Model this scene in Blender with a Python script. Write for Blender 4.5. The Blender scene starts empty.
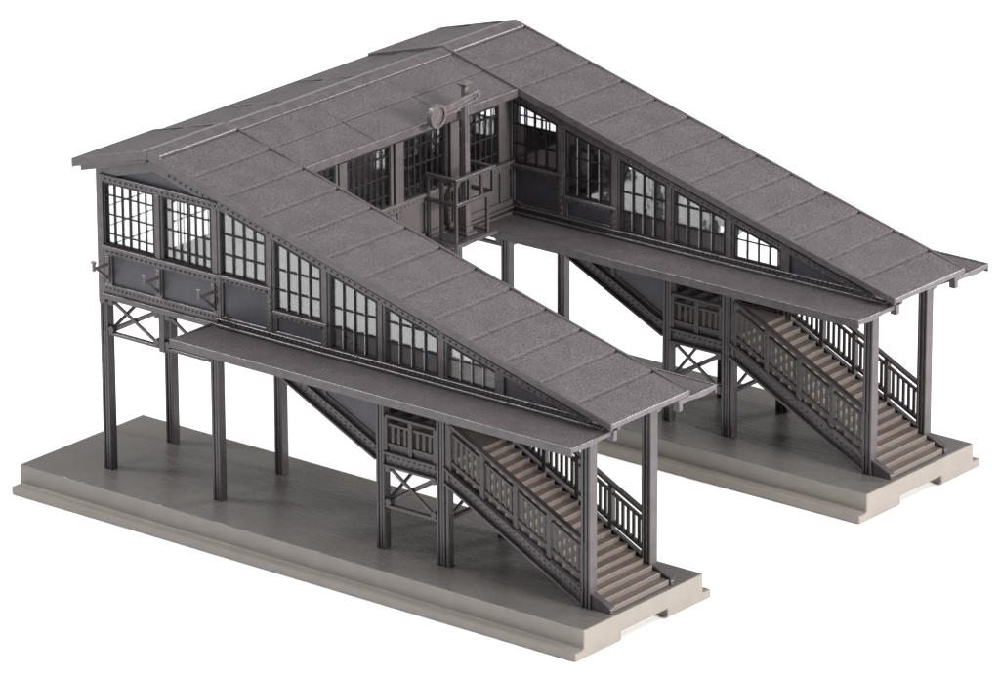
import bpy, math, random
from mathutils import Vector, Matrix
random.seed(7)
S = bpy.context.scene
C = S.collection
D = 14.583            # distance from one stair wing to the other (cm)
XR, ZR, SL = 4.90, 11.20, 0.2696     # ridge and pitch
def zr(x): return ZR - SL * abs(x - XR)

# ---------------------------------------------------------------- mesh helper
class MB:
    def __init__(s): s.v = []; s.f = []; s.m = []
    def add(s, vs, fs, mi=0):
        o = len(s.v); s.v += [tuple(a) for a in vs]
        s.f += [tuple(i + o for i in f) for f in fs]; s.m += [mi] * len(fs)
    def box(s, x0, x1, y0, y1, z0, z1, mi=0):
        s.hexa([(x0,y0,z0),(x1,y0,z0),(x1,y1,z0),(x0,y1,z0),(x0,y0,z1),(x1,y0,z1),(x1,y1,z1),(x0,y1,z1)], mi)
    def hexa(s, v, mi=0):
        s.add(v, [(3,2,1,0),(4,5,6,7),(0,1,5,4),(1,2,6,5),(2,3,7,6),(3,0,4,7)], mi)
    def prism(s, poly, a0, a1, ax='y', mi=0):
        # poly: (u, z) outline; extruded along y (u = x) or x (u = y)
        n = len(poly)
        A = sum(poly[i][0]*poly[(i+1)%n][1]-poly[(i+1)%n][0]*poly[i][1] for i in range(n))
        if A < 0: poly = poly[::-1]
        if ax == 'y':
            v = [(u, a0, z) for u, z in poly] + [(u, a1, z) for u, z in poly]
            f = [tuple(range(n)), tuple(range(2*n-1, n-1, -1))] + [(i, i+n, (i+1)%n+n, (i+1)%n) for i in range(n)]
        elif ax == 'x':
            v = [(a0, u, z) for u, z in poly] + [(a1, u, z) for u, z in poly]
            f = [tuple(range(n-1, -1, -1)), tuple(range(n, 2*n))] + [((i+1)%n, (i+1)%n+n, i+n, i) for i in range(n)]
        else:
            v = [(u, w, a0) for u, w in poly] + [(u, w, a1) for u, w in poly]
            f = [tuple(range(n-1, -1, -1)), tuple(range(n, 2*n))] + [((i+1)%n, (i+1)%n+n, i+n, i)[::-1] for i in range(n)]
            f = f[:2] + [(i, (i+1)%n, (i+1)%n+n, i+n) for i in range(n)]
        s.add(v, f, mi)
    def bar(s, p, q, w, h, up=(0,0,1), mi=0):
        p = Vector(p); q = Vector(q); d = (q-p).normalized(); u = Vector(up)
        r = d.cross(u)
        if r.length < 1e-4: r = d.cross(Vector((1,0,0)))
        r.normalize(); u = r.cross(d).normalized()
        r *= w/2; u *= h/2
        s.hexa([p-r-u, p+r-u, q+r-u, q-r-u, p-r+u, p+r+u, q+r+u, q-r+u], mi)
    def cyl(s, p, q, r0, r1=None, n=12, mi=0):
        r1 = r0 if r1 is None else r1
        p = Vector(p); q = Vector(q); d = (q-p).normalized()
        a = d.orthogonal().normalized(); b = d.cross(a)
        v = [p + (a*math.cos(t)+b*math.sin(t))*r0 for t in [2*math.pi*i/n for i in range(n)]]
        v += [q + (a*math.cos(t)+b*math.sin(t))*r1 for t in [2*math.pi*i/n for i in range(n)]]
        s.add(v, [tuple(range(n-1,-1,-1)), tuple(range(n, 2*n))] + [(i,(i+1)%n,(i+1)%n+n,i+n) for i in range(n)], mi)
    def rivet(s, c, nrm, r=0.052, h=0.06):
        c = Vector(c); d = Vector(nrm).normalized(); a = d.orthogonal().normalized(); b = d.cross(a); n = 6
        v = [c - d*0.01 + (a*math.cos(t)+b*math.sin(t))*r for t in [2*math.pi*i/n for i in range(n)]]
        v += [c + d*h*.75 + (a*math.cos(t)+b*math.sin(t))*r*.6 for t in [2*math.pi*i/n for i in range(n)]]
        s.add(v, [tuple(range(n, 2*n))] + [(i,(i+1)%n,(i+1)%n+n,i+n) for i in range(n)])
    def rivets(s, p, q, step, nrm, r=0.052, h=0.06):
        p = Vector(p); q = Vector(q); n = max(1, int(round((q-p).length/step)))
        for i in range(n+1): s.rivet(p.lerp(q, i/n), nrm, r, h)
    def build(s, name, mats, parent=None, bevel=0.0, loc=None):
        me = bpy.data.meshes.new(name); me.from_pydata(s.v, [], s.f)
        if not isinstance(mats, (list, tuple)): mats = [mats]
        for m in mats: me.materials.append(m)
        for p, i in zip(me.polygons, s.m): p.material_index = i
        me.update()
        o = bpy.data.objects.new(name, me); C.objects.link(o)
        if parent: o.parent = parent
        if bevel:
            b = o.modifiers.new('edge', 'BEVEL'); b.width = bevel; b.segments = 1 if bevel < .03 else 2
            b.limit_method = 'ANGLE'; b.angle_limit = math.radians(40); b.use_clamp_overlap = True
        return o

# ---------------------------------------------------------------- materials
def mat(name, col, rough=.5, var=.12, vscale=3, bump=.0, bscale=40, spec=.5, stretch=None, speck=0, rvar=0, coldist=None):
    m = bpy.data.materials.new(name); m.use_nodes = True
    N = m.node_tree.nodes; L = m.node_tree.links; b = N['Principled BSDF']
    tc = N.new('ShaderNodeTexCoord'); mp = N.new('ShaderNodeMapping'); L.new(tc.outputs['Object'], mp.inputs[0])
    if stretch: mp.inputs['Scale'].default_value = stretch
    n1 = N.new('ShaderNodeTexNoise'); n1.inputs['Scale'].default_value = vscale; n1.inputs['Detail'].default_value = 6
    L.new(tc.outputs['Object'], n1.inputs[0])
    r = N.new('ShaderNodeMapRange'); r.inputs[1].default_value = .3; r.inputs[2].default_value = .7
    r.inputs[3].default_value = 1-var; r.inputs[4].default_value = 1+var; L.new(n1.outputs[0], r.inputs[0])
    mx = N.new('ShaderNodeMix'); mx.data_type = 'RGBA'; mx.blend_type = 'MULTIPLY'; mx.inputs[0].default_value = 1
    mx.inputs[6].default_value = (*col, 1); L.new(r.outputs[0], mx.inputs[7]); out = mx.outputs[2]
    if speck:
        n2 = N.new('ShaderNodeTexNoise'); n2.inputs['Scale'].default_value = bscale; n2.inputs['Detail'].default_value = 3
        L.new(tc.outputs['Object'], n2.inputs[0])
        r2 = N.new('ShaderNodeMapRange'); r2.inputs[1].default_value = .35; r2.inputs[2].default_value = .7
        r2.inputs[3].default_value = 1-speck; r2.inputs[4].default_value = 1+speck*1.6; L.new(n2.outputs[0], r2.inputs[0])
        m2 = N.new('ShaderNodeMix'); m2.data_type = 'RGBA'; m2.blend_type = 'MULTIPLY'; m2.inputs[0].default_value = 1
        L.new(out, m2.inputs[6]); L.new(r2.outputs[0], m2.inputs[7]); out = m2.outputs[2]
    L.new(out, b.inputs['Base Color'])
    b.inputs['Roughness'].default_value = rough; b.inputs['Specular IOR Level'].default_value = spec
    if rvar:
        rr = N.new('ShaderNodeMapRange'); rr.inputs[3].default_value = rough-rvar; rr.inputs[4].default_value = rough+rvar
        L.new(n1.outputs[0], rr.inputs[0]); L.new(rr.outputs[0], b.inputs['Roughness'])
    if name == 'base_top_darkened':      # fine streaks left by the mould along the plinth's length
        n3 = N.new('ShaderNodeTexNoise'); n3.inputs['Scale'].default_value = 5; n3.inputs['Detail'].default_value = 3; L.new(mp.outputs[0], n3.inputs[0])
        r3 = N.new('ShaderNodeMapRange'); r3.inputs[1].default_value = .3; r3.inputs[2].default_value = .7; r3.inputs[3].default_value = .16; r3.inputs[4].default_value = .36
        L.new(n3.outputs[0], r3.inputs[0]); L.new(r3.outputs[0], b.inputs['Roughness'])
    if bump:
        nb = N.new('ShaderNodeTexNoise'); nb.inputs['Scale'].default_value = bscale; nb.inputs['Detail'].default_value = 4
        L.new(mp.outputs[0], nb.inputs[0]); bp = N.new('ShaderNodeBump'); bp.inputs['Strength'].default_value = bump
        bp.inputs['Distance'].default_value = .05; L.new(nb.outputs[0], bp.inputs['Height']); L.new(bp.outputs[0], b.inputs['Normal'])
    return m
M = {}
M['frame'] = mat('dark_plastic', (.056,.047,.050), .27, .18, 2.5, .25, 14, .5)
M['trim']  = mat('trim_plastic', (.072,.061,.065), .27, .2, 3, .25, 14, .5)
M['hall']  = mat('hall_plastic', (.078,.067,.069), .30, .15, 2, .2, 14, .45)
M['roof']  = mat('roof_felt', (.068,.057,.061), .45, .12, 1.2, .7, 20, .5, speck=.42)
M['panel'] = mat('panel_plastic', (.050,.049,.058), .40, .12, 2, .15, 9, .4)
M['base']  = mat('base_plastic', (.198,.176,.158), .40, .06, 1.5, 0, 20, .5)
M['top']   = mat('base_top_darkened', (.118,.108,.100), .22, .05, 1.0, .6, 5, .7, stretch=(.35,2.4,1), rvar=.06)  # darker than the sides: dark reflections of the bridge put into the colour
M['step']  = mat('step_plastic', (.115,.094,.083), .42, .06, 4, .1, 15, .4)
M['bars']  = mat('glazing_bar_plastic', (.012,.010,.011), .45, .1, 6, spec=.3)
M['rail']  = mat('railing_shaded_plastic', (.042,.034,.035), .32, .2, 3, .2, 12, .5)  # darker than the frame: shade of the recessed balusters put into the colour
M['glint']  = mat('painted_glint', (.40,.39,.39), .2, .3, 5)  # opaque pale grey: glints along the clear pane edges, put into the colour
M['signal']= mat('signal_plastic', (.090,.077,.078), .28, .2, 4, .25, 14, .5)
# the platform top: its streaks run along y only (wood-grain like mould marks)
def pane_mat():
    m = bpy.data.materials.new('clear_pane'); m.use_nodes = True; N = m.node_tree.nodes; L = m.node_tree.links
    for n in list(N): N.remove(n)
    o = N.new('ShaderNodeOutputMaterial'); t = N.new('ShaderNodeBsdfTransparent'); t.inputs[0].default_value = (.98,.98,.985,1)
    g = N.new('ShaderNodeBsdfGlossy'); g.inputs['Roughness'].default_value = .05; g.inputs[0].default_value = (1,1,1,1)
    tc = N.new('ShaderNodeTexCoord'); nz = N.new('ShaderNodeTexNoise'); nz.inputs['Scale'].default_value = 1.6
    L.new(tc.outputs['Object'], nz.inputs[0]); bp = N.new('ShaderNodeBump'); bp.inputs['Strength'].default_value = .12; bp.inputs['Distance'].default_value = .05
    L.new(nz.outputs[0], bp.inputs['Height']); L.new(bp.outputs[0], g.inputs['Normal'])
    lw = N.new('ShaderNodeLayerWeight'); lw.inputs[0].default_value = .5
    pw = N.new('ShaderNodeMath'); pw.operation = 'POWER'; pw.inputs[1].default_value = 2.5; L.new(lw.outputs['Facing'], pw.inputs[0])
    f = N.new('ShaderNodeMath'); f.operation = 'MULTIPLY_ADD'; f.inputs[1].default_value = .8; f.inputs[2].default_value = .10; L.new(pw.outputs[0], f.inputs[0])
    mx = N.new('ShaderNodeMixShader'); L.new(f.outputs[0], mx.inputs[0]); L.new(t.outputs[0], mx.inputs[1]); L.new(g.outputs[0], mx.inputs[2])
    L.new(mx.outputs[0], o.inputs[0]); return m
M['pane'] = pane_mat()
M['ground'] = bpy.data.materials.new('white_paper'); M['ground'].use_nodes = True
_b = M['ground'].node_tree.nodes['Principled BSDF']; _b.inputs['Base Color'].default_value = (.93,.93,.93,1); _b.inputs['Roughness'].default_value = .9; _b.inputs['Specular IOR Level'].default_value = .2

def tag(o, label, cat, group=None):
    o['label'] = label; o['category'] = cat
    if group: o['group'] = group
def empty(name, loc=(0,0,0)):
    o = bpy.data.objects.new(name, None); C.objects.link(o); o.location = loc; o.empty_display_size = .5; return o

# ---------------------------------------------------------------- setting
HS, HL, EL, W, LEN = .64, .27, .41, 5.93, 23.0
g = MB(); g.add([(-900,-900,-HS-HL-.01),(900,-900,-HS-HL-.01),(900,900,-HS-HL-.01),(-900,900,-HS-HL-.01)], [(0,1,2,3)])
go = g.build('ground', M['ground']); go['kind'] = 'structure'

# ---------------------------------------------------------------- platforms
def make_platform():
    root = empty('platform', (0,0,-HS-HL)); dz = HS+HL
    tag(root, 'beige grey stepped plinth carrying the nearer stairs, its whole long side in view', 'platform', 'the two plinths the footbridge stands on')
    b = MB(); z0 = .02
    b.prism([(-EL,0),(W+EL,0),(W+EL,HL),(W,HL),(W,dz),(0,dz),(0,HL),(-EL,HL)], 0, LEN, 'x')
    k = b.build('body', [M['base'], M['top']], root)
    for q in (0, LEN):
        c = MB(); c.box(q-.5, q+.5, 1.85, 4.15, -.5, HL+.02); cu = c.build('cut', M['base']); cu.location = root.location
        md = k.modifiers.new('notch', 'BOOLEAN'); md.object = cu; md.operation = 'DIFFERENCE'; md.solver = 'EXACT'
        bpy.context.view_layer.update()
        me = bpy.data.meshes.new_from_object(k.evaluated_get(bpy.context.evaluated_depsgraph_get()))
        k.modifiers.clear(); k.data = me; bpy.data.objects.remove(cu)
    for p in k.data.polygons: p.material_index = 1 if (p.normal.z > .9 and p.center.z > HL+.1) else 0
    bv = k.modifiers.new('edge', 'BEVEL'); bv.width = .045; bv.segments = 2; bv.limit_method = 'ANGLE'; bv.angle_limit = math.radians(40)
    # faint moulding sprue stubs left in the notch of the end face
    n = MB(); n.cyl((LEN-.06, 4.11, .06), (LEN+.03, 4.11, .06), .05, .045, 10); n.build('sprue_stub', M['base'], root)
    return root
plat = make_platform()
def copy_tree(o, parent=None):
    c = o.copy(); C.objects.link(c)
    if parent: c.parent = parent
    for ch in [x for x in bpy.data.objects if x.parent == o]: copy_tree(ch, c)
    return c
p2 = copy_tree(plat); p2.location.y = D
p2['label'] = 'beige grey stepped plinth carrying the farther stairs, its left part hidden behind the nearer roof'

# ---------------------------------------------------------------- footbridge
FB = empty('footbridge', (0,0,0))
tag(FB, 'dark grey plastic model footbridge with long sloping felt roofs over two covered staircases', 'footbridge')
YA, YB = 1.40, 4.72       # outer faces of a wing's two long walls
PA, PB = 1.58, 4.58       # post rows
X0, X1, X2, X3, X4 = 2.53, 7.17, 13.90, 16.30, 21.94
R0, R1 = 1.03, 4.92       # roof edges of a wing
XE, XB = 23.19, 1.70
wing = []                 # everything that exists once per wing; copied later
def W_(o): wing.append(o); return o

# --- posts: rolled I sections standing on the platform
def post(x, y, z1, w=.34, dbl=False, z0=0.0):
    b = MB(); t = .085
    for sx in (-1, 1): b.box(x+sx*w/2-(t if sx > 0 else 0), x+sx*w/2+(t if sx < 0 else 0), y-w/2, y+w/2, z0, z1)
    b.box(x-w/2+.02, x+w/2-.02, y-.10, y+.10, z0+.012, z1-.01)
    b.box(x-.045, x+.045, y-w/2+.02, y+w/2-.02, z0+.02, z1-.02)
    if dbl:
        b.box(x+w/2+.03, x+w/2+.14, y-w/2+.03, y+w/2-.03, z0, z1-.01)
    return b.build('post', M['frame'], FB, .014)
for x, zt in ((X0, 5.72), (X1, 5.72), (X2, 5.66), (X3, 5.66), (X4, 5.78)):
    for y in (PA, PB):
        W_(post(x, y, zt, .36 if x == X4 else .32, x == X3))
# --- truss frames between the first posts and beside the landing
def xtruss(xa, xb, za, zb, y, posts=True, tw=.07):
    b = MB()
    b.box(xa, xb, y-.09, y+.09, za, za+.10)
    b.bar((xa+.05,y-.02,zb), (xb-.05,y-.02,za+.1), .07, .11)
    b.bar((xa+.05,y+.05,za+.1), (xb-.05,y+.05,zb), .07, .11)
    for x, z in ((xa+.12, zb-.1), (xb-.12, za+.2), (xa+.12, za+.2), (xb-.12, zb-.1)):
        b.cyl((x,y-.11,z), (x,y+.11,z), .12, n=8)
    return b
for y in (PA-.04, PB+.04):
    b = xtruss(2.69, 4.86, 4.58, 5.80, y); c = xtruss(5.08, 7.01, 4.58, 5.80, y)
    b.add(c.v, c.f); b.box(4.86, 5.08, y-.12, y+.12, 4.50, 5.80)
    W_(b.build('truss', M['frame'], FB, .012))
    b = xtruss(X2+.17, X3-.17, 1.40, 2.80, y); W_(b.build('truss', M['frame'], FB, .012))
# cross frames (along y) between front and back posts
for x, za, zb in ((X0, 4.58, 5.80), (X1, 4.58, 5.80), (X2, 1.40, 2.80), (X3, 1.40, 2.80)):
    b = MB(); ya, yb = PA+.16, PB-.16
    b.box(x-.08, x+.08, ya, yb, za, za+.10)
    b.bar((x-.03,ya+.05,zb), (x-.03,yb-.05,za+.1), .07, .11); b.bar((x+.04,ya+.05,za+.1), (x+.04,yb-.05,zb), .07, .11)
    W_(b.build('truss', M['frame'], FB, .012))

# --- main deck of the hall and girders
b = MB(); b.box(2.50, 7.45, YA+.10, YB+D-.10, 5.80, 5.98)
for x in (2.62, 7.32): b.box(x-.08, x+.08, YA+.12, YB+D-.12, 5.55, 5.80)
b.build('deck', M['frame'], FB)

# --- windows ------------------------------------------------------------
def window(xa, xb, zb, top, cols, rows, y, out=-1, axis='y', name='window', thick=None, hz=None, glint=False):
    """frame, glazing bars and pane in a wall plane; top is a function of x"""
    P = (lambda u, v, z: (u, y+out*v, z)) if axis == 'y' else (lambda u, v, z: (y+out*v, u, z))
    def quad(bm, pts, v0, v1, mi=0):
        a = [P(u, v0, z) for u, z in pts]; c = [P(u, v1, z) for u, z in pts]
        n = len(pts); vs = a + c
        A = Vector(a[1])-Vector(a[0]); B = Vector(a[2])-Vector(a[1]); nn = A.cross(B); dirv = Vector(c[0])-Vector(a[0])
        f = [tuple(range(n)), tuple(range(2*n-1, n-1, -1))] + [(i, i+n, (i+1)%n+n, (i+1)%n) for i in range(n)]
        if nn.dot(dirv) > 0: f = [t[::-1] for t in f]
        bm.add(vs, f, mi)
    fr = MB(); w = .045
    quad(fr, [(xa-.01, zb-.01), (xb+.01, zb-.01), (xb+.01, zb+w), (xa-.01, zb+w)], -.13, .015)
    quad(fr, [(xa-.01, zb+w), (xa+w, zb+w), (xa+w, top(xa+w)-w), (xa-.01, top(xa)-w)], -.13, .012)
    quad(fr, [(xb-w, zb+w), (xb+.01, zb+w), (xb+.01, top(xb)-w), (xb-w, top(xb-w)-w)], -.13, .012)
    quad(fr, [(xa-.01, top(xa)-w), (xb+.01, top(xb)-w), (xb+.01, top(xb)+.01), (xa-.01, top(xa)+.01)], -.13, .014)
    F = fr.build(name, M['bars'], FB)
    gb = MB(); bw = .023
    for i in range(1, cols):
        u = xa+w+(xb-xa-2*w)*i/cols; ww = bw*(1.7 if thick == i else 1)
        quad(gb, [(u-ww, zb+w), (u+ww, zb+w), (u+ww, top(u+ww)-w), (u-ww, top(u-ww)-w)], -.065, -.03)
        if glint: quad(gb, [(u-ww-.032, zb+w), (u-ww, zb+w), (u-ww, top(u-ww)-w), (u-ww-.032, top(u-ww-.032)-w)], -.065, -.034, 1)  # painted glint strip left of each upright bar
    for z in (hz if hz else [zb+(top((xa+xb)/2)-zb)*k/rows for k in range(1, rows)]):
        ue = xb-w
        while ue > xa and top(ue)-w < z+bw: ue -= .04
        if ue-xa > .3: quad(gb, [(xa+w, z-bw), (ue, z-bw), (ue, z+bw), (xa+w, z+bw)], -.062, -.033)
    G = gb.build('glazing_bars', [M['bars'], M['glint']], F)
    pn = MB(); quad(pn, [(xa+w*.5, zb+w*.5), (xb-w*.5, zb+w*.5), (xb-w*.5, top(xb)-w*.7), (xa+w*.5, top(xa)-w*.7)], -.095, -.075)
    Pn = pn.build('pane', M['pane'], F)
    return [F, G, Pn]

WIN = [  # xa, xb, sill z
    (7.56, 9.40, 7.66), (9.78, 11.64, 6.96), (12.02, 13.88, 6.20), (14.22, 16.27, 6.20), (16.66, 18.54, 6.20)]
def wt(x): return zr(x)-.70
BOT = 5.95
XW1 = 22.15
def side_wall(y, out):
    """wing side wall outside the hall; out is the outward direction (-1 near side)"""
    i0, i1 = (y, y-out*.16)
    ya, yb_ = min(i0, i1), max(i0, i1)
    def pb(bm, poly, d0, d1):      # prism between depths d0..d1 measured outward from the wall face
        a, c = y+out*d0, y+out*d1
        bm.prism(poly, min(a,c), max(a,c), 'y')
    wl = MB()
    # head band below the roof
    pb(wl, [(7.5, wt(7.5)), (18.6, wt(18.6)), (18.6, zr(18.6)-.16), (7.5, zr(7.5)-.16)], -.16, -.04)
    pb(wl, [(18.5, BOT), (XW1+.0, BOT), (XW1, zr(XW1)-.16), (18.5, zr(18.5)-.16)], -.16, -.04)
    # mullion walls
    ed = [7.5] + [v for w in WIN for v in (w[0], w[1])]
    for k in range(0, len(ed)-1, 2):
        pb(wl, [(ed[k], BOT), (ed[k+1], BOT), (ed[k+1], wt(ed[k+1])), (ed[k], wt(ed[k]))], -.16, -.04)
    for xa, xb, zs in WIN:
        pb(wl, [(xa, BOT), (xb, BOT), (xb, zs), (xa, zs)], -.16, -.04)
    o1 = W_(wl.build('wall', M['panel'], FB))
    tr = MB()
    # pilasters
    for k in range(1, len(WIN)):
        xa, xb = WIN[k-1][1], WIN[k][0]
        zb0 = 6.18
        pb(tr, [(xa+.02, zb0), (xb-.02, zb0), (xb-.02, zr(xb)-.2), (xa+.02, zr(xa)-.2)], -.05, .03)
        pb(tr, [(xa+.10, zb0+.02), (xb-.10, zb0+.02), (xb-.10, zr(xb)-.2), (xa+.10, zr(xa)-.2)], .02, .075)
    pb(tr, [(7.42, BOT), (7.56, BOT), (7.56, zr(7.56)-.2), (7.42, zr(7.42)-.2)], -.05, .05)
    pb(tr, [(18.52, 6.18), (18.86, 6.18), (18.86, zr(18.86)-.2), (18.52, zr(18.52)-.2)], -.05, .05)
    # raking band with rivets
    pb(tr, [(7.5, zr(7.5)-.64), (XW1, zr(XW1)-.64), (XW1, zr(XW1)-.42), (7.5, zr(7.5)-.42)], -.05, .085)
    n = (0, out, 0)
    tr.rivets((7.7, y+out*.085, zr(7.7)-.52), (XW1-.2, y+out*.085, zr(XW1-.2)-.52), .24, n)
    # bottom angle with beads
    pb(tr, [(7.4, 5.93), (XW1+.5, 5.93), (XW1+.5, 6.02), (7.4, 6.02)], -.05, .16)
    pb(tr, [(7.4, 6.02), (XW1, 6.02), (XW1, 6.16), (7.4, 6.16)], -.05, .05)
    pb(tr, [(7.4, 6.16), (XW1, 6.16), (XW1, 6.20), (7.4, 6.20)], -.05, .13)
    tr.rivets((7.6, y+out*.05, 6.09), (XW1-.1, y+out*.05, 6.09), .19, n, .05, .06)
    # sills with rivets
    for k, (xa, xb, zs) in enumerate(WIN):
        x0, x1 = (xa-.02, xb+.30) if k < 2 else (xa-.02, xb+.02)
        if k < 2:
            pb(tr, [(x0, zs-.11), (x1, zs-.11), (x1, zs-.0), (x0, zs-.0)], -.05, .14)
            pb(tr, [(x0, zs-.26), (x1, zs-.26), (x1, zs-.11), (x0, zs-.11)], -.05, .03)
            tr.rivets((x0+.1, y+out*.03, zs-.18), (x1-.1, y+out*.03, zs-.18), .2, n)
            tr.rivets((xb+.22, y+out*.075, 6.3), (xb+.22, y+out*.075, zs-.3), .2, n)
            pb(tr, [(xa, 6.20), (xb, 6.20), (xb, 6.27), (xa, 6.27)], -.05, .03)
            pb(tr, [(xa, 6.20), (xa+.07, 6.20), (xa+.07, zs-.2), (xa, zs-.2)], -.05, .028)
    o2 = tr.build('trim', M['trim'], o1, .014); W_(o2)
    for k, (xa, xb, zs) in enumerate(WIN):
        hz = [zs+.66, zs+1.32]
        for o in window(xa, xb, zs, wt, 4, 3, y+out*.01, out, hz=hz, glint=k > 0): W_(o)
side_wall(YA, -1); side_wall(YB, 1)

# --- gable end walls of the hall
def gable(y, out):
    def pb(bm, poly, d0, d1):
        a, c = y+out*d0, y+out*d1
        bm.prism(poly, min(a,c), max(a,c), 'y')
    n = (0, out, 0)
    wl = MB(); xs = [(2.72, 4.80), (5.18, 7.18)]; zs, zt = 7.66, 9.72
    for a, c in ((2.45, 2.72), (4.80, 5.18), (7.18, 7.5)):
        pb(wl, [(a, BOT), (c, BOT), (c, zt), (a, zt)], -.16, -.05)
    for a, c in xs: pb(wl, [(a, BOT), (c, BOT), (c, zs), (a, zs)], -.16, -.05)
    pb(wl, [(2.45, zt), (7.5, zt), (7.5, zr(7.5)-.16), (XR, ZR-.16), (2.45, zr(2.45)-.16)], -.16, -.05)
    w = wl.build('wall', M['panel'], FB)
    t = MB()
    # corner upright, carried down over the deck edge
    pb(t, [(2.40, 5.70), (2.66, 5.70), (2.66, 10.2), (2.40, 10.2)], -.2, .05)
    t.box(2.36, 2.62, min(y, y-out*.3), max(y, y-out*.3), 5.62, 10.2)
    for a, c in ((4.80, 5.18), (7.18, 7.56)):
        pb(t, [(a+.02, 7.6), (c-.02, 7.6), (c-.02, zt+.02), (a+.02, zt+.02)], -.05, .03)
        pb(t, [(a+.10, 7.6), (c-.10, 7.6), (c-.10, zt+.02), (a+.10, zt+.02)], .02, .08)
    # sill, then riveted flanges framing the lower panels
    pb(t, [(2.66, 7.52), (7.62, 7.52), (7.62, 7.64), (2.66, 7.64)], -.05, .15)
    pb(t, [(2.66, 7.32), (7.45, 7.32), (7.45, 7.52), (2.66, 7.52)], -.05, .03)
    t.rivets((2.8, y+out*.03, 7.42), (7.3, y+out*.03, 7.42), .20, n)
    for a, c in ((2.66, 2.98), (4.80, 5.10), (7.22, 7.46)):
        pb(t, [(a, 6.3), (c, 6.3), (c, 7.34), (a, 7.34)], -.05, .034)
        t.rivets((a+.08, y+out*.034, 6.45), (a+.08, y+out*.034, 7.2), .19, n, .035)
        t.rivets((c-.08, y+out*.034, 6.45), (c-.08, y+out*.034, 7.2), .19, n, .035)
    pb(t, [(2.66, 6.08), (7.46, 6.08), (7.46, 6.33), (2.66, 6.33)], -.05, .05)
    t.rivets((2.75, y+out*.05, 6.2), (7.36, y+out*.05, 6.2), .165, n, .055, .06)
    pb(t, [(2.60, 5.84), (7.48, 5.84), (7.48, 6.02), (2.60, 6.02)], -.2, .12)
    pb(t, [(2.60, 6.02), (7.48, 6.02), (7.48, 6.09), (2.60, 6.09)], -.2, .03)
    # head plate
    pb(t, [(2.66, zt+.02), (7.7, zt+.02), (7.7, zt+.22), (2.66, zt+.22)], -.05, .06)
    t.rivets((2.8, y+out*.06, zt+.12), (7.6, y+out*.06, zt+.12), .22, n)
    pb(t, [(2.60, zt+.22), (7.5, zt+.22), (7.5, zt+.28), (2.60, zt+.28)], -.05, .12)
    # raking strips framing the triangular panel
    pb(t, [(XR, ZR-.75), (XR, ZR-.2), (7.9, zr(7.9)-.2), (7.9, zr(7.9)-.75)], -.05, .04)
    pb(t, [(XR, ZR-.75), (XR, ZR-.2), (2.45, zr(2.45)-.2), (2.45, zr(2.45)-.75)], -.05, .04)
    t.rivets((XR+.6, y+out*.04, zr(XR+.6)-.58), (7.8, y+out*.04, zr(7.8)-.58), .24, n)
    t.build('trim', M['trim'], w, .010)
    for a, c in xs:
        window(a, c, zs, lambda x: zt, 6, 4, y+out*.01, out, thick=3, hz=[8.02, 8.66, 9.30])
    return w
gable(YA, -1); gable(YB+D, 1)
# --- wall brackets with upturned ends
for x in (2.84, 4.98, 7.26):
    b = MB(); y = YA-.04
    b.box(x-.07, x+.07, y-.05, y, 6.42, 7.28)
    b.bar((x, y-.02, 7.02), (x, y-.66, 7.02), .08, .09)
    b.bar((x, y-.02, 6.52), (x, y-.52, 6.98), .08, .08)
    b.box(x-.045, x+.045, y-.72, y-.63, 6.94, 7.28)
    b.cyl((x-.09, y-.675, 7.24), (x+.09, y-.675, 7.24), .05, n=8)
    b.build('wall_bracket', M['signal'], FB, .012)

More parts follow.
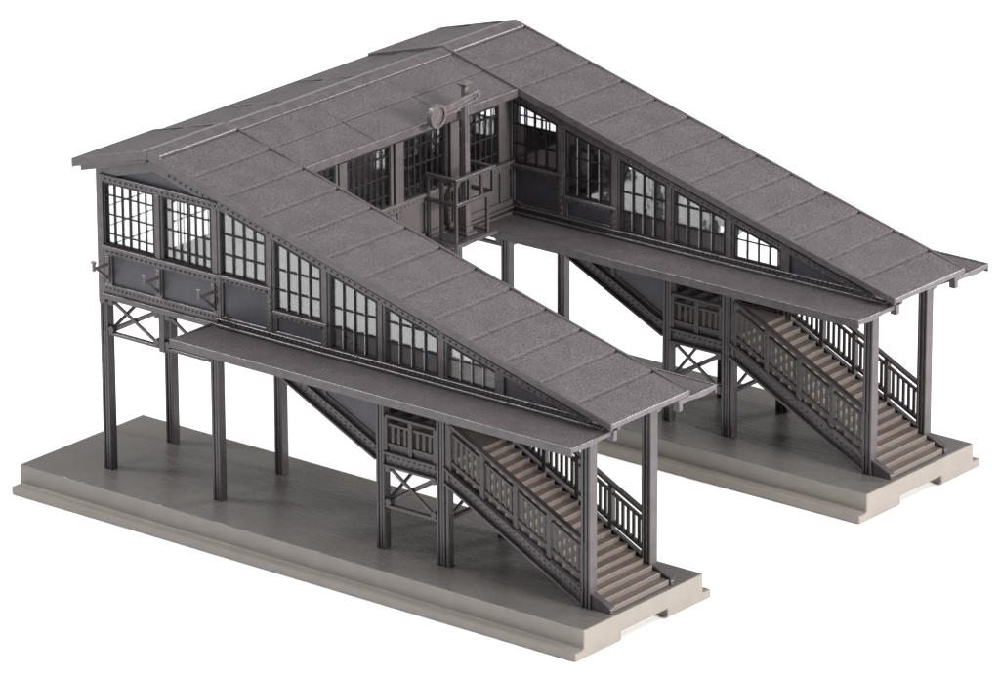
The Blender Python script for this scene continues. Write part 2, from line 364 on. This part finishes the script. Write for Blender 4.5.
# --- hall walls facing the tracks (x = 7.5) and at the back (x = 2.45)
def hall_wall(x, out, ya, yb_, wins, mt, zs=7.74, rows=(8.10, 8.76, 9.42)):
    def pb(bm, poly, d0, d1):
        a, c = x+out*d0, x+out*d1
        bm.prism(poly, min(a,c), max(a,c), 'x')
    n = (out, 0, 0); zt = 9.78
    top = zr(x)-.14
    wl = MB(); ed = [ya] + [v for w in wins for v in w] + [yb_]
    for k in range(0, len(ed), 2): pb(wl, [(ed[k], BOT-.15), (ed[k+1], BOT-.15), (ed[k+1], zt), (ed[k], zt)], -.16, -.05)
    for a, c in wins: pb(wl, [(a, BOT-.15), (c, BOT-.15), (c, zs), (a, zs)], -.16, -.05)
    pb(wl, [(ya, zt), (yb_, zt), (yb_, top), (ya, top)], -.16, -.05)
    w = wl.build('wall', mt, FB)
    t = MB()
    for k in range(1, len(wins)):
        a, c = wins[k-1][1], wins[k][0]; m_ = (a+c)/2
        pb(t, [(a+.04, zs-.1), (a+.16, zs-.1), (a+.16, zt), (a+.04, zt)], -.05, .03)
        pb(t, [(m_-.10, zs-.1), (c-.02, zs-.1), (c-.02, zt), (m_-.10, zt)], -.05, .07)
    pb(t, [(ya, zs-.11), (yb_, zs-.11), (yb_, zs), (ya, zs)], -.05, .14)
    pb(t, [(ya, zs-.32), (yb_, zs-.32), (yb_, zs-.11), (ya, zs-.11)], -.05, .03)
    t.rivets((x+out*.03, ya+.1, zs-.21), (x+out*.03, yb_-.1, zs-.21), .2, n)
    for a, c in wins:
        for q in (a-.3, c+.06):
            if q > ya and q+.24 < yb_:
                pb(t, [(q, 6.4), (q+.26, 6.4), (q+.26, max(zs-.3, 6.45)), (q, max(zs-.3, 6.45))], -.05, .034)
                t.rivets((x+out*.034, q+.13, 6.5), (x+out*.034, q+.13, 7.4), .19, n, .035)
    pb(t, [(ya, 6.18), (yb_, 6.18), (yb_, 6.38), (ya, 6.38)], -.05, .05)
    pb(t, [(ya, 6.12), (yb_, 6.12), (yb_, 6.18), (ya, 6.18)], -.05, .18)
    pb(t, [(ya, 5.80), (yb_, 5.80), (yb_, 6.0), (ya, 6.0)], -.05, .14)
    pb(t, [(ya, zt+.02), (yb_, zt+.02), (yb_, zt+.22), (ya, zt+.22)], -.05, .05)
    t.build('trim', mt, w, .010)
    for a, c in wins: window(a, c, zs, lambda q: zt, 7, 4, x+out*.01, out, 'x', hz=list(rows))
hall_wall(7.50, 1, YB, YA+D, [(4.86,6.96), (7.54,9.70), (10.37,12.48), (13.20,15.30)], M['hall'])
hall_wall(2.45, -1, YA+.2, 7.20, [(1.75,4.35), (4.75,6.90)], M['frame'], 6.50, (7.44, 8.10, 8.76, 9.42))
hall_wall(2.45, -1, 7.20, YB+D-.2, [(7.54,9.70), (10.37,12.48), (13.20,15.30), (15.98,18.2)], M['frame'])

# --- roofs ---------------------------------------------------------------
def slab(bm, xa, xb, ya, yb_, lift0, lift1, th=.16, front=None):
    """felt sheet on the pitch from xa down to xb; lifts let it lap over its neighbour"""
    bm.prism([(xa, zr(xa)+lift0-th), (xb, zr(xb)+lift1-th), (xb, zr(xb)+lift1), (xa, zr(xa)+lift0)], ya, yb_, 'y')
seams = [5.32, 6.68, 8.05, 9.44, 10.81, 12.18, 13.56, 14.98, 16.35, 17.72, 19.09, 20.46, 21.83, XE]
r = MB()
for a, c in zip(seams[:-1], seams[1:]):
    slab(r, a+.055, c-.03, R0+.05, R1-.05, -.030, .022, .17)
slab(r, seams[0], XE-.05, R0+.06, R1-.06, -.075, -.075, .11)
W1 = W_(r.build('roof', M['roof'], FB, .010))
# back pitch of the wing
r = MB()
xs = [4.5, 3.1, XB]
for a, c in zip(xs[:-1], xs[1:]):
    slab(r, a, c, R0+.05, R1-.05, -.02, .03, .17)
W_(r.build('roof', M['roof'], FB, .010))
# verge boards, ridge cap, end board
v = MB()
for ya, yb_ in ((R0, R0+.09), (R1-.09, R1)):
    v.prism([(XR, ZR-.26), (XE+.02, zr(XE)-.20), (XE+.02, zr(XE)+.045), (XR, ZR+.05)], ya, yb_, 'y')
    v.prism([(XR, ZR-.26), (XB-.02, zr(XB)-.24), (XB-.02, zr(XB)+.045), (XR, ZR+.05)], ya, yb_, 'y')
for s in (1, -1):
    v.prism([(XR, ZR-.10), (XR+s*.42, zr(XR+.42)-.10), (XR+s*.42, zr(XR+.42)+.035), (XR, ZR+.055)], R0+.085, R1-.085, 'y')
v.box(XE-.03, XE+.03, R0+.03, R1-.03, zr(XE)-.14, zr(XE)+.035)
v.box(XB-.06, XB+.02, R0+.03, R1-.03, zr(XB)-.26, zr(XB)+.035)
v.prism([(2.0, zr(2.0)-.40), (XR-.1, zr(XR-.1)-.36), (XR-.1, zr(XR-.1)-.22), (2.0, zr(2.0)-.22)], R0+.05, R0+.3, 'y')
W_(v.build('roof_edge', M['trim'], W1, .022))
# hall roof between the wings
r = MB()
for a, c, l in ((5.34, 6.58, 0), (6.62, 8.0, 0)):
    slab(r, a, c, R1-.02, R0+D+.02, -.07, -.055, .13)
slab(r, 5.3, 7.95, R1-.01, R0+D+.01, -.12, -.12, .08)
for a, c in ((4.5, 3.1), (3.1, XB+.05)):
    slab(r, a, c, R1-.02, R0+D+.02, -.09, -.035, .15)
HR = r.build('roof', M['roof'], FB, .010)
v = MB()
ya, yb_ = R1-.01, R0+D+.01
for s in (1, -1):
    v.prism([(XR, ZR-.14), (XR+s*.42, zr(XR+.42)-.14), (XR+s*.42, zr(XR+.42)-.025), (XR, ZR-.005)], ya, yb_, 'y')
v.box(7.96, 8.06, ya, yb_, zr(8)-.30, zr(8)-.02)
v.box(XB-.02, XB+.08, ya, yb_, zr(XB)-.30, zr(XB)-.03)
for yy in (8.5, 12.05):
    v.prism([(5.34, zr(5.34)-.12), (7.9, zr(7.9)-.06), (7.9, zr(7.9)-.026), (5.34, zr(5.34)-.055)], yy-.02, yy+.02, 'y')
    v.prism([(4.4, zr(4.4)-.12), (1.8, zr(1.8)-.06), (1.8, zr(1.8)-.020), (4.4, zr(4.4)-.045)], yy-.25, yy-.19, 'y')
v.build('roof_edge', M['trim'], HR, .010)

# --- low canopies beside the wings
def canopy(yi, yo):
    s = 1 if yo > yi else -1
    b = MB(); xa, xb = 7.20, 22.93
    zi, zo = 5.90, 5.95
    b.prism([(yi, zi), (yo, zo), (yo, zo-.12), (yi, zi-.12)], xa, xb, 'x')
    o = W_(b.build('canopy', M['roof'], FB, .012))
    e = MB()
    e.prism([(yo, 5.70), (yo+s*.07, 5.70), (yo+s*.07, 5.985), (yo, 5.985)], xa-.06, xb+.06, 'x')
    e.box(xa-.06, xa, min(yi, yo), max(yi, yo), 5.68, 5.97)
    # wavy end board towards the stairs
    m = 14; up = []; lo = []
    for i in range(m+1):
        t = i/m; yy = yi+(yo-yi)*t
        up.append((yy, 5.965)); lo.append((yy, 5.80 + .03*math.sin(t*math.pi*2.2)))
    e.prism(lo + up[::-1], xb-.01, xb+.06, 'x')
    # little brackets under the sheet at the posts
    for x in (X1+.25, X2, X3, X4):
        e.prism([(yi, 5.76), (yo-s*.15, 5.76), (yi+s*.1, 5.25), (yi, 5.25)], x-.06, x+.06, 'x')
    # hanging gutter block
    ym = yi-s*.06
    e.box(xb-.12, xb+.12, ym-.09, ym+.09, 5.64, 5.98)
    W_(e.build('canopy_edge', M['trim'], o, .012))
canopy(YA-.02, -.55); canopy(YB+.02, 6.50)
# eaves beam across the two end posts
b = MB(); b.box(X4-.14, X4+.14, YA+.02, YB-.02, 5.74, 5.98)
for y in (PA, PB): b.prism([(X4+.1, 5.75), (XE-.1, zr(XE)-.2), (XE-.1, zr(XE)-.3), (X4+.1, 5.45)], y-.08, y+.08, 'y')
W_(b.build('beam', M['frame'], FB, .012))

# --- stairs ---------------------------------------------------------------
NS, ST = 20, .507
XN, ZN = 22.80, .20      # nosing of the lowest step
def zn(x): return ZN + (XN-x)*ST
run = (XN-16.62)/19.5
rise = run*ST
lf = MB(); 
b = MB(); b.prism([(XN-.3, .02), (16.5, zn(16.5)-.42), (16.5, zn(16.5)-.6), (XN-.7, .02)], 1.72, 4.40, 'y')
stair = W_(b.build('staircase', M['step'], FB))
for k in range(NS):
    x = XN-k*run; z = ZN+k*rise
    s = MB(); s.box(x-run-.06, x, 1.64, 4.46, max(z-rise-.02, 0.012), z)
    W_(s.build('step', M['step'], stair, .012))
# landing
b = MB(); zl = ZN+NS*rise-.03
b.box(13.75, XN-NS*run+.02, 1.62, 4.48, 2.82, zl)
W_(b.build('landing', M['step'], FB))
# upper flight
b = MB(); U1 = .48
def zu(x): return zl + (13.9-x)*U1
b.prism([(13.9, zl-.2), (13.9, zl-.4), (7.5, zu(7.5)-.4), (7.5, zu(7.5)-.2)], 1.72, 4.40, 'y')
us = W_(b.build('staircase', M['frame'], FB))
nu = 19; ru = (13.9-7.5)/nu
s = MB()
for k in range(nu):
    x = 13.9-k*ru; s.box(x-ru, x, 1.64, 4.46, zu(x)-.25, zu(x)+ru*U1-.003*k)
W_(s.build('step', M['frame'], us))
b = MB()
for q in (1.52, 4.50):
    b = MB(); b.box(13.95, 16.5, q, q+.08, 2.9, 3.42); W_(b.build('kick_board', M['frame'], FB))
# --- stringers: riveted channel girders
def stringer(pts_top, dep, y, out, nm='stringer'):
    b = MB()
    (xa, za), (xb, zb) = pts_top
    def pb(o0, o1, d0, d1):
        a, c = y+out*d0, y+out*d1
        b.prism([(xa, za-o1), (xb, zb-o1), (xb, zb-o0), (xa, za-o0)], min(a,c), max(a,c), 'y')
    pb(0, dep, -.10, .0); pb(0, .08, -.1, .14); pb(dep-.08, dep, -.1, .14)
    b.rivets((xa+.1, y, za-dep*.38), (xb-.1, y, zb-dep*.38), .22, (0,out,0), .045, .05)
    b.rivets((xa+.2, y, za-dep*.64), (xb-.1, y, zb-dep*.64), .22, (0,out,0), .035, .04)
    return W_(b.build(nm, M['frame'], FB, .010))
for y, out in ((YA+.10, -1), (YB-.10, 1)):
    stringer([(16.46, zn(16.46)-.10), (21.78, zn(21.78)-.10)], .56, y, out)
    b = MB()
    stringer([(X2+.16, 3.28), (X3-.16, 3.28)], .50, y, out)
    stringer([(7.7, 3.46+(13.74-7.7)*U1), (13.74, 3.46)], .55, y, out)
    # smooth triangular panel over the upper flight
    b.prism([(7.5, 5.97), (13.74, 5.97), (13.74, 3.46), (9.0, 3.46+(13.74-9.0)*U1), (7.5, 5.9)], min(y-out*.12, y-out*.05), max(y-out*.12, y-out*.05), 'y')
    pn = W_(b.build('side_panel', M['panel'], FB))
    t = MB(); t.box(11.55, 11.68, min(y, y-out*.1), max(y, y-out*.1), 4.5, 5.72)
    t.prism([(9.0, 3.62+(13.74-9.0)*U1), (13.74, 3.62), (13.74, 3.44), (9.0, 3.44+(13.74-9.0)*U1)], min(y-out*.06, y-out*.01), max(y-out*.06, y-out*.01), 'y')
    W_(t.build('stud', M['frame'], pn, .01))
    # shoe at the foot of the stairs
    sh = MB()
    sh.prism([(22.12, .0), (22.86, .0), (22.86, .12), (22.78, .20), (22.12, .48)], min(y+out*.02, y-out*.14), max(y+out*.02, y-out*.14), 'y')
    sh.bar((22.10, y-out*.04, .52), (22.86, y-out*.04, .20), .24, .07, up=(0,0,1))
    W_(sh.build('stair_shoe', M['frame'], FB, .012))
# --- railings
def railing(xa, xb, za, zb, npan, y, nbal, H=1.42, bt=.035, bh=.056):
    """raking or level balustrade; za/zb = floor line heights"""
    b = MB(); f = lambda x: za+(zb-za)*(x-xa)/(xb-xa)
    def rake(x0, x1, o, h, w):
        b.prism([(x0, f(x0)+o-h/2), (x1, f(x1)+o-h/2), (x1, f(x1)+o+h/2), (x0, f(x0)+o+h/2)], y-w/2, y+w/2, 'y')
    rake(xa, xb, H, .10, .20)
    rake(xa, xb, .22, .13, .14)
    for i in range(npan+1):
        x = xa+(xb-xa)*i/npan
        b.box(x-.08, x+.08, y-.10, y+.10, f(x)-.08, f(x)+H-.02)
    for i in range(npan):
        x0 = xa+(xb-xa)*i/npan+.13; x1 = xa+(xb-xa)*(i+1)/npan-.13
        rake(x0-.07, x1+.07, H-.27, .09, .12)
        for k in range(nbal):
            x = x0+(x1-x0)*(k+.5)/nbal
            b.prism([(x-bh, f(x-bh)+.2), (x+bh, f(x+bh)+.2), (x+bh, f(x+bh)+H-.30), (x-bh, f(x-bh)+H-.30)], y-bt, y+bt, 'y')
    return W_(b.build('railing', M['rail'], FB, .010))
for y in (YA+.14, YB-.16):
    near = y < 3
    railing(16.62, 21.80, zn(16.62)-.06, zn(21.80)+.0, 4, y, 5, 1.42, .035, .052)
    railing(X2+.2, X3-.22, 3.28, 3.28, 2, y, 3, 1.14)

# --- copy the wing's parts for the second wing
first = set(wing); cmap = {}
for o in wing:
    c = o.copy(); C.objects.link(c); cmap[o] = c
for o, c in cmap.items():
    if o.parent in cmap: c.parent = cmap[o.parent]
    else: c.location.y = D

# --- signal balcony on the hall (part of the bridge) and the semaphore on it
BX0, BX1, BY0, BY1 = 7.56, 8.86, 11.42, 13.42
b = MB()
b.box(BX0, BX1+.08, BY0-.06, BY0+.14, 6.12, 6.24); b.box(BX0, BX1+.08, BY1-.14, BY1+.04, 6.12, 6.24)
b.box(BX1-.14, BX1+.08, BY0+.14, BY1-.14, 6.12, 6.24); b.box(BX0, BX0+.14, BY0+.14, BY1-.14, 6.12, 6.24)
b.box(BX0+.14, BX1-.14, BY0+.14, BY1-.14, 6.15, 6.20)
for yy in (BY0+.07, BY1-.07): b.prism([(BX0-.05, 5.4), (BX0+.06, 5.4), (BX1-.1, 6.12), (BX0-.05, 6.12)], yy-.05, yy+.05, 'y')
bal = b.build('balcony', M['trim'], FB, .012)
g = MB()
corner = [(BX1-.06, BY0+.06), (BX1-.06, BY1-.06), (BX0+.06, BY0+.06), (BX0+.06, BY1-.06)]
for x, y in corner: g.box(x-.055, x+.055, y-.055, y+.055, 7.5, 8.42)
for x, y in ((BX1-.08, BY0+.08), (BX1-.08, BY1-.32), (BX0+.08, BY0+.08), (BX0+.08, BY1-.32), (BX0+.62, BY0+.08)): g.box(x-.055, x+.055, y-.055, y+.055, 6.23, 7.52)
for z, h in ((8.38, .11), (7.54, .12)):
    g.box(BX0, BX1+.02, BY0-.02, BY0+.13, z-h/2, z+h/2); g.box(BX0, BX1+.02, BY1-.13, BY1+.02, z-h/2, z+h/2)
    g.box(BX1-.13, BX1+.02, BY0+.13, BY1-.13, z-h/2, z+h/2)
for t in (.36, .68):
    y = BY0+(BY1-BY0)*t; g.box(BX1-.12, BX1-.01, y-.055, y+.055, 7.58, 8.35)
g.box((BX0+BX1)/2-.07, (BX0+BX1)/2+.07, BY0+.0, BY0+.11, 7.58, 8.35)
g.build('guard_rail', M['frame'], bal, .010)

SG = empty('railway_signal', (8.30, 12.58, 6.20))
tag(SG, 'grey semaphore signal with round disc and slanting arm standing in the wall basket', 'signal')
b = MB(); b.box(-.17, .17, -.17, .17, .10, .30); b.box(-.26, .26, -.26, .26, .0, .10)
b.build('foot', M['signal'], SG, .015)
b = MB()
b.hexa([(-.13,-.13,.30),(.13,-.13,.30),(.13,.13,.30),(-.13,.13,.30),(-.085,-.10,5.02),(.085,-.10,5.02),(.085,.10,5.02),(-.085,.10,5.02)])

b.box(.085, .12, -.03, .03, .3, 4.6)
b.build('mast', M['signal'], SG, .012)
b = MB(); b.hexa([(-.11,-.11,5.02),(.11,-.11,5.02),(.11,.11,5.02),(-.11,.11,5.02),(-.20,-.20,5.12),(.20,-.20,5.12),(.20,.20,5.12),(-.20,.20,5.12)])
b.hexa([(-.20,-.20,5.12),(.20,-.20,5.12),(.20,.20,5.12),(-.20,.20,5.12),(-.05,-.05,5.22),(.05,-.05,5.22),(.05,.05,5.22),(-.05,.05,5.22)])
b.build('mast_cap', M['signal'], SG, .01)
# arm: flat bar with raised rims and a round disc at its left end, in the y-z plane
ax = .20
p0 = Vector((ax, -1.72, 4.47)); p1 = Vector((ax, .34, 4.70)); d = (p1-p0).normalized(); u = Vector((1,0,0)).cross(d)
b = MB()
q0 = p0+d*.25
def strip(o0, o1, x0, x1, a=None, c=None):
    a = a or q0; c = c or p1
    b.hexa([Vector((x0,0,0))+Vector((0,a.y,a.z))+u*o0, Vector((x1,0,0))+Vector((0,a.y,a.z))+u*o0, Vector((x1,0,0))+Vector((0,c.y,c.z))+u*o0, Vector((x0,0,0))+Vector((0,c.y,c.z))+u*o0,
            Vector((x0,0,0))+Vector((0,a.y,a.z))+u*o1, Vector((x1,0,0))+Vector((0,a.y,a.z))+u*o1, Vector((x1,0,0))+Vector((0,c.y,c.z))+u*o1, Vector((x0,0,0))+Vector((0,c.y,c.z))+u*o1])
strip(-.15, .15, ax-.03, ax+.02); strip(.09, .16, ax-.035, ax+.09); strip(-.16, -.09, ax-.035, ax+.09); strip(-.02, .02, ax-.03, ax+.05)
b.cyl(p1-Vector((.034,0,0)), p1+Vector((.066,0,0)), .155, n=20)
b.cyl(p1+Vector((.05,0,0)), p1+Vector((.11,0,0)), .06, n=12)
b.cyl(Vector((.08,0,4.45)), Vector((.22,0,4.52)), .06, n=10)
arm = b.build('signal_arm', M['signal'], SG, .01)
b = MB(); n = 28
c0 = p0
b.cyl(c0-Vector((.04,0,0)), c0+Vector((.05,0,0)), .34, n=n)
ring = []
for i in range(n):
    t = 2*math.pi*i/n; e = Vector((0, math.cos(t), math.sin(t)))
    ring += [c0+e*.40+Vector((-.05,0,0)), c0+e*.40+Vector((.12,0,0)), c0+e*.30+Vector((.12,0,0)), c0+e*.30+Vector((-.05,0,0))]
fs = []
for i in range(n):
    a = i*4; c = ((i+1)%n)*4
    for k in range(4): fs.append((a+k, a+(k+1)%4, c+(k+1)%4, c+k))
b.add(ring, fs); b.cyl(c0+Vector((.05,0,0)), c0+Vector((.08,0,0)), .07, .04, n=10)
b.build('signal_disc', M['signal'], arm)

# ---------------------------------------------------------------- camera
cam = bpy.data.cameras.new('camera'); co = bpy.data.objects.new('camera', cam); C.objects.link(co); S.camera = co
yaw, pitch, roll = 0.670693, -0.339577, -0.001980
F = Vector((-math.sin(yaw)*math.cos(pitch), math.cos(yaw)*math.cos(pitch), math.sin(pitch)))
R = Vector((math.cos(yaw), math.sin(yaw), 0)); U = R.cross(F)
R2 = R*math.cos(roll)+U*math.sin(roll); U2 = U*math.cos(roll)-R*math.sin(roll)
mw = Matrix((R2, U2, -F)).transposed().to_4x4(); mw.translation = Vector((128.1824, -134.9954, 69.3838)); co.matrix_world = mw
cam.sensor_fit = 'HORIZONTAL'; cam.sensor_width = 36; cam.lens = 6162.74*36/1000
cam.shift_x = (500-533.40)/1000; cam.shift_y = (349.19-339.5)/1000
cam.clip_start = 5; cam.clip_end = 3000

# ---------------------------------------------------------------- light: bright tent plus studio softboxes
w = bpy.data.worlds.new('World'); S.world = w; w.use_nodes = True
w.node_tree.nodes['Background'].inputs[0].default_value = (1, 1, 1, 1)
w.node_tree.nodes['Background'].inputs[1].default_value = .33
def softbox(name, pos, tgt, size, watts, col=(1,1,1)):
    l = bpy.data.lights.new(name, 'AREA'); l.shape = 'RECTANGLE'; l.size, l.size_y = size; l.energy = watts; l.color = col
    o = bpy.data.objects.new(name, l); C.objects.link(o); o.location = pos
    o.rotation_euler = (Vector(tgt)-Vector(pos)).to_track_quat('-Z', 'Y').to_euler(); return o
T = (12, 10, 4)
softbox('softbox_key', (165, 15, 50), T, (50, 40), 480000, (1, .975, .95))
softbox('softbox_top', (0, 0, 170), T, (90, 90), 170000)
softbox('softbox_high_left', (-105, -55, 130), T, (36, 36), 170000, (.97, .98, 1))
softbox('softbox_back', (70, 135, 95), T, (50, 30), 130000, (.97, .98, 1))
softbox('softbox_left', (-40, -150, 80), T, (40, 30), 75000, (.95, .97, 1))
S.view_settings.view_transform = 'Standard'; S.view_settings.look = 'None'; S.view_settings.exposure = 0; S.view_settings.gamma = 1
S.render.engine = 'CYCLES'; S.cycles.use_denoising = True
S.cycles.max_bounces = 8; S.cycles.transparent_max_bounces = 24
